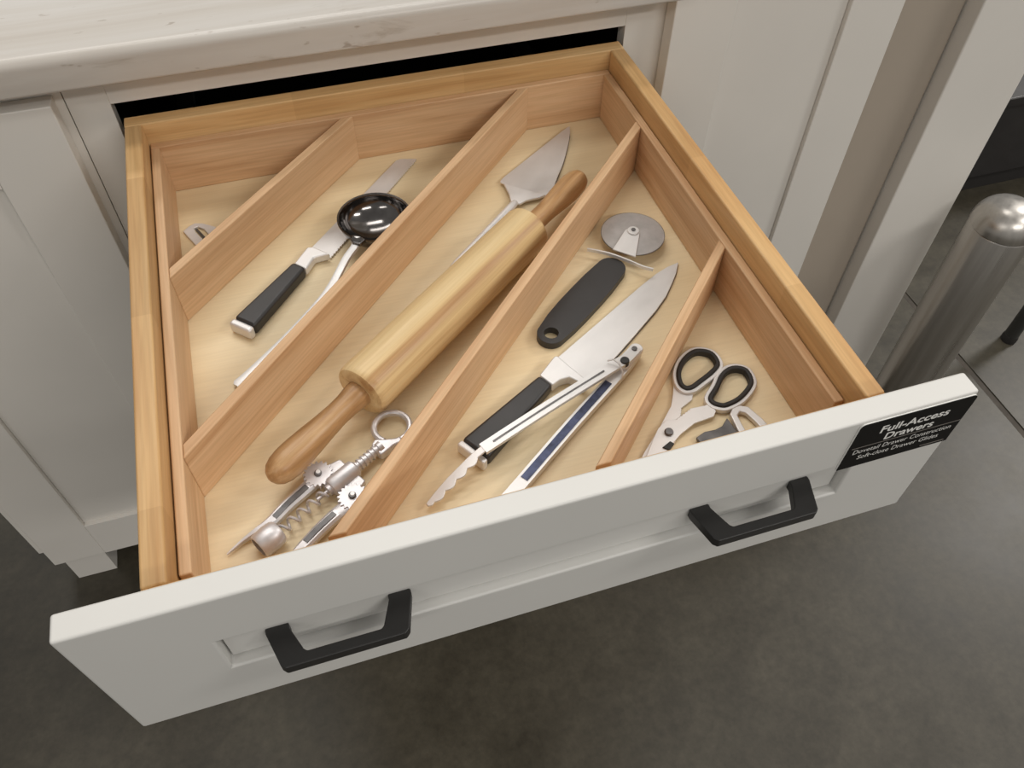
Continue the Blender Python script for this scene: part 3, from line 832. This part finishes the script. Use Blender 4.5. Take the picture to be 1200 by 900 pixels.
disc('pivot_screw', 259, 347.6, 5.4, 8.4, 4.0, 'dark_steel', u, 20, 0.0016)
up('pry_notch', [(247, 334.5), (256, 338.5), (258.5, 335), (252, 330)], 5.4, 7.0, 'rubber', u, 0.0005)

# --- looped opener at the front right
u = uthing('can_opener', 'steel looped tool with dark jaw beside scissors, half hidden by drawer front', 'can opener', 318, 334)
up('handle_loop', [(318, 336), (319.2, 350.6), (324.6, 355.6), (332.0, 356.6), (338.6, 353.0), (344.5, 337), (347.5, 321), (340, 320), (336.6, 336.6), (333.3, 347.0), (329.1, 350.0), (325.0, 347), (324.5, 337), (324, 320), (317, 320)], 1.0, 6.0, 'steel', u, 0.0012, 2)
up('jaw', [(280.0, 336.6), (289.5, 340.0), (300.0, 339.4), (307.4, 341.2), (315.4, 348.0), (316.8, 337), (316.4, 320), (283, 319)], 1.0, 5.0, 'dark_steel', u, 0.001, 2)

# ------------------------------------------------------------------ things on the shop floor
bo = thing('bollard', 'brushed stainless steel bollard with domed cap right of the end post', 'bollard', (1.072, 0.735, 0))
BH, BR_ = 0.557, 0.0512
o = obj('tube', lathe_bm([(0.0, BR_ - 0.002), (0.0, BR_), (BH - 0.048, BR_), (BH - 0.046, BR_ - 0.0012), (BH - 0.046, BR_ - 0.006)], 48), None, bo, (1.072, 0.735, 0), (0, -PI / 2, 0), smooth=True)
MAT['bollard'] = brushed('bollard_steel', (0.50, 0.475, 0.44, 1), 0.33, 2, 60, 0.95, 0.12)
o.data.materials.append(MAT['bollard'])
dome = [(BH - 0.045, BR_ - 0.002), (BH - 0.044, BR_ + 0.0006)]
for k in range(1, 11):
    a = k / 10 * PI / 2
    dome.append((BH - 0.044 + 0.044 * math.sin(a), max(0.0, (BR_ + 0.0006) * math.cos(a) ** 0.75)))
obj('dome_cap', lathe_bm(dome, 48), 'bollard', bo, (1.072, 0.735, 0), (0, -PI / 2, 0), smooth=True)
obj('floor_flange', lathe_bm([(0.0, 0), (0.0, 0.072), (0.004, 0.072), (0.006, 0.069), (0.006, 0)], 40), 'bollard', bo, (1.072, 0.735, 0), (0, -PI / 2, 0), smooth=True)

lg = thing('furniture_leg', 'slim round black metal leg standing on floor at right edge', 'leg', (1.462, 0.838, 0))
obj('tube', lathe_bm([(0.012, 0), (0.012, 0.0150), (0.74, 0.0150), (0.74, 0)], 24), 'leg_black', lg, (1.462, 0.838, 0), (0, -PI / 2, 0), smooth=True)
obj('foot_cap', lathe_bm([(0.0, 0), (0.0, 0.0165), (0.010, 0.0170), (0.018, 0.0156), (0.018, 0)], 24), 'rubber', lg, (1.462, 0.838, 0), (0, -PI / 2, 0), smooth=True)
obj('mounting_plate', box_bm(0.09, 0.09, 0.006, (0, 0, 0)), 'leg_black', lg, (1.462, 0.838, 0.743), bevel=0.001)

bk = thing('plinth', 'low black plinth with dark grey top behind the end post', 'plinth', (2.0, 1.42, 0))
bar('kick_board', 1.42, 2.75, 1.325, 1.60, 0.0, 0.055, 'rubber', bk, 0.001)
bar('face_board', 1.42, 2.75, 1.310, 1.60, 0.055, 0.274, 'black_unit', bk, 0.002)
bar('top_board', 1.41, 2.76, 1.302, 1.61, 0.274, 0.294, 'black_top', bk, 0.003)
bar('edge_strip', 1.41, 2.76, 1.298, 1.302, 0.274, 0.294, 'rubber', bk, 0.0006)
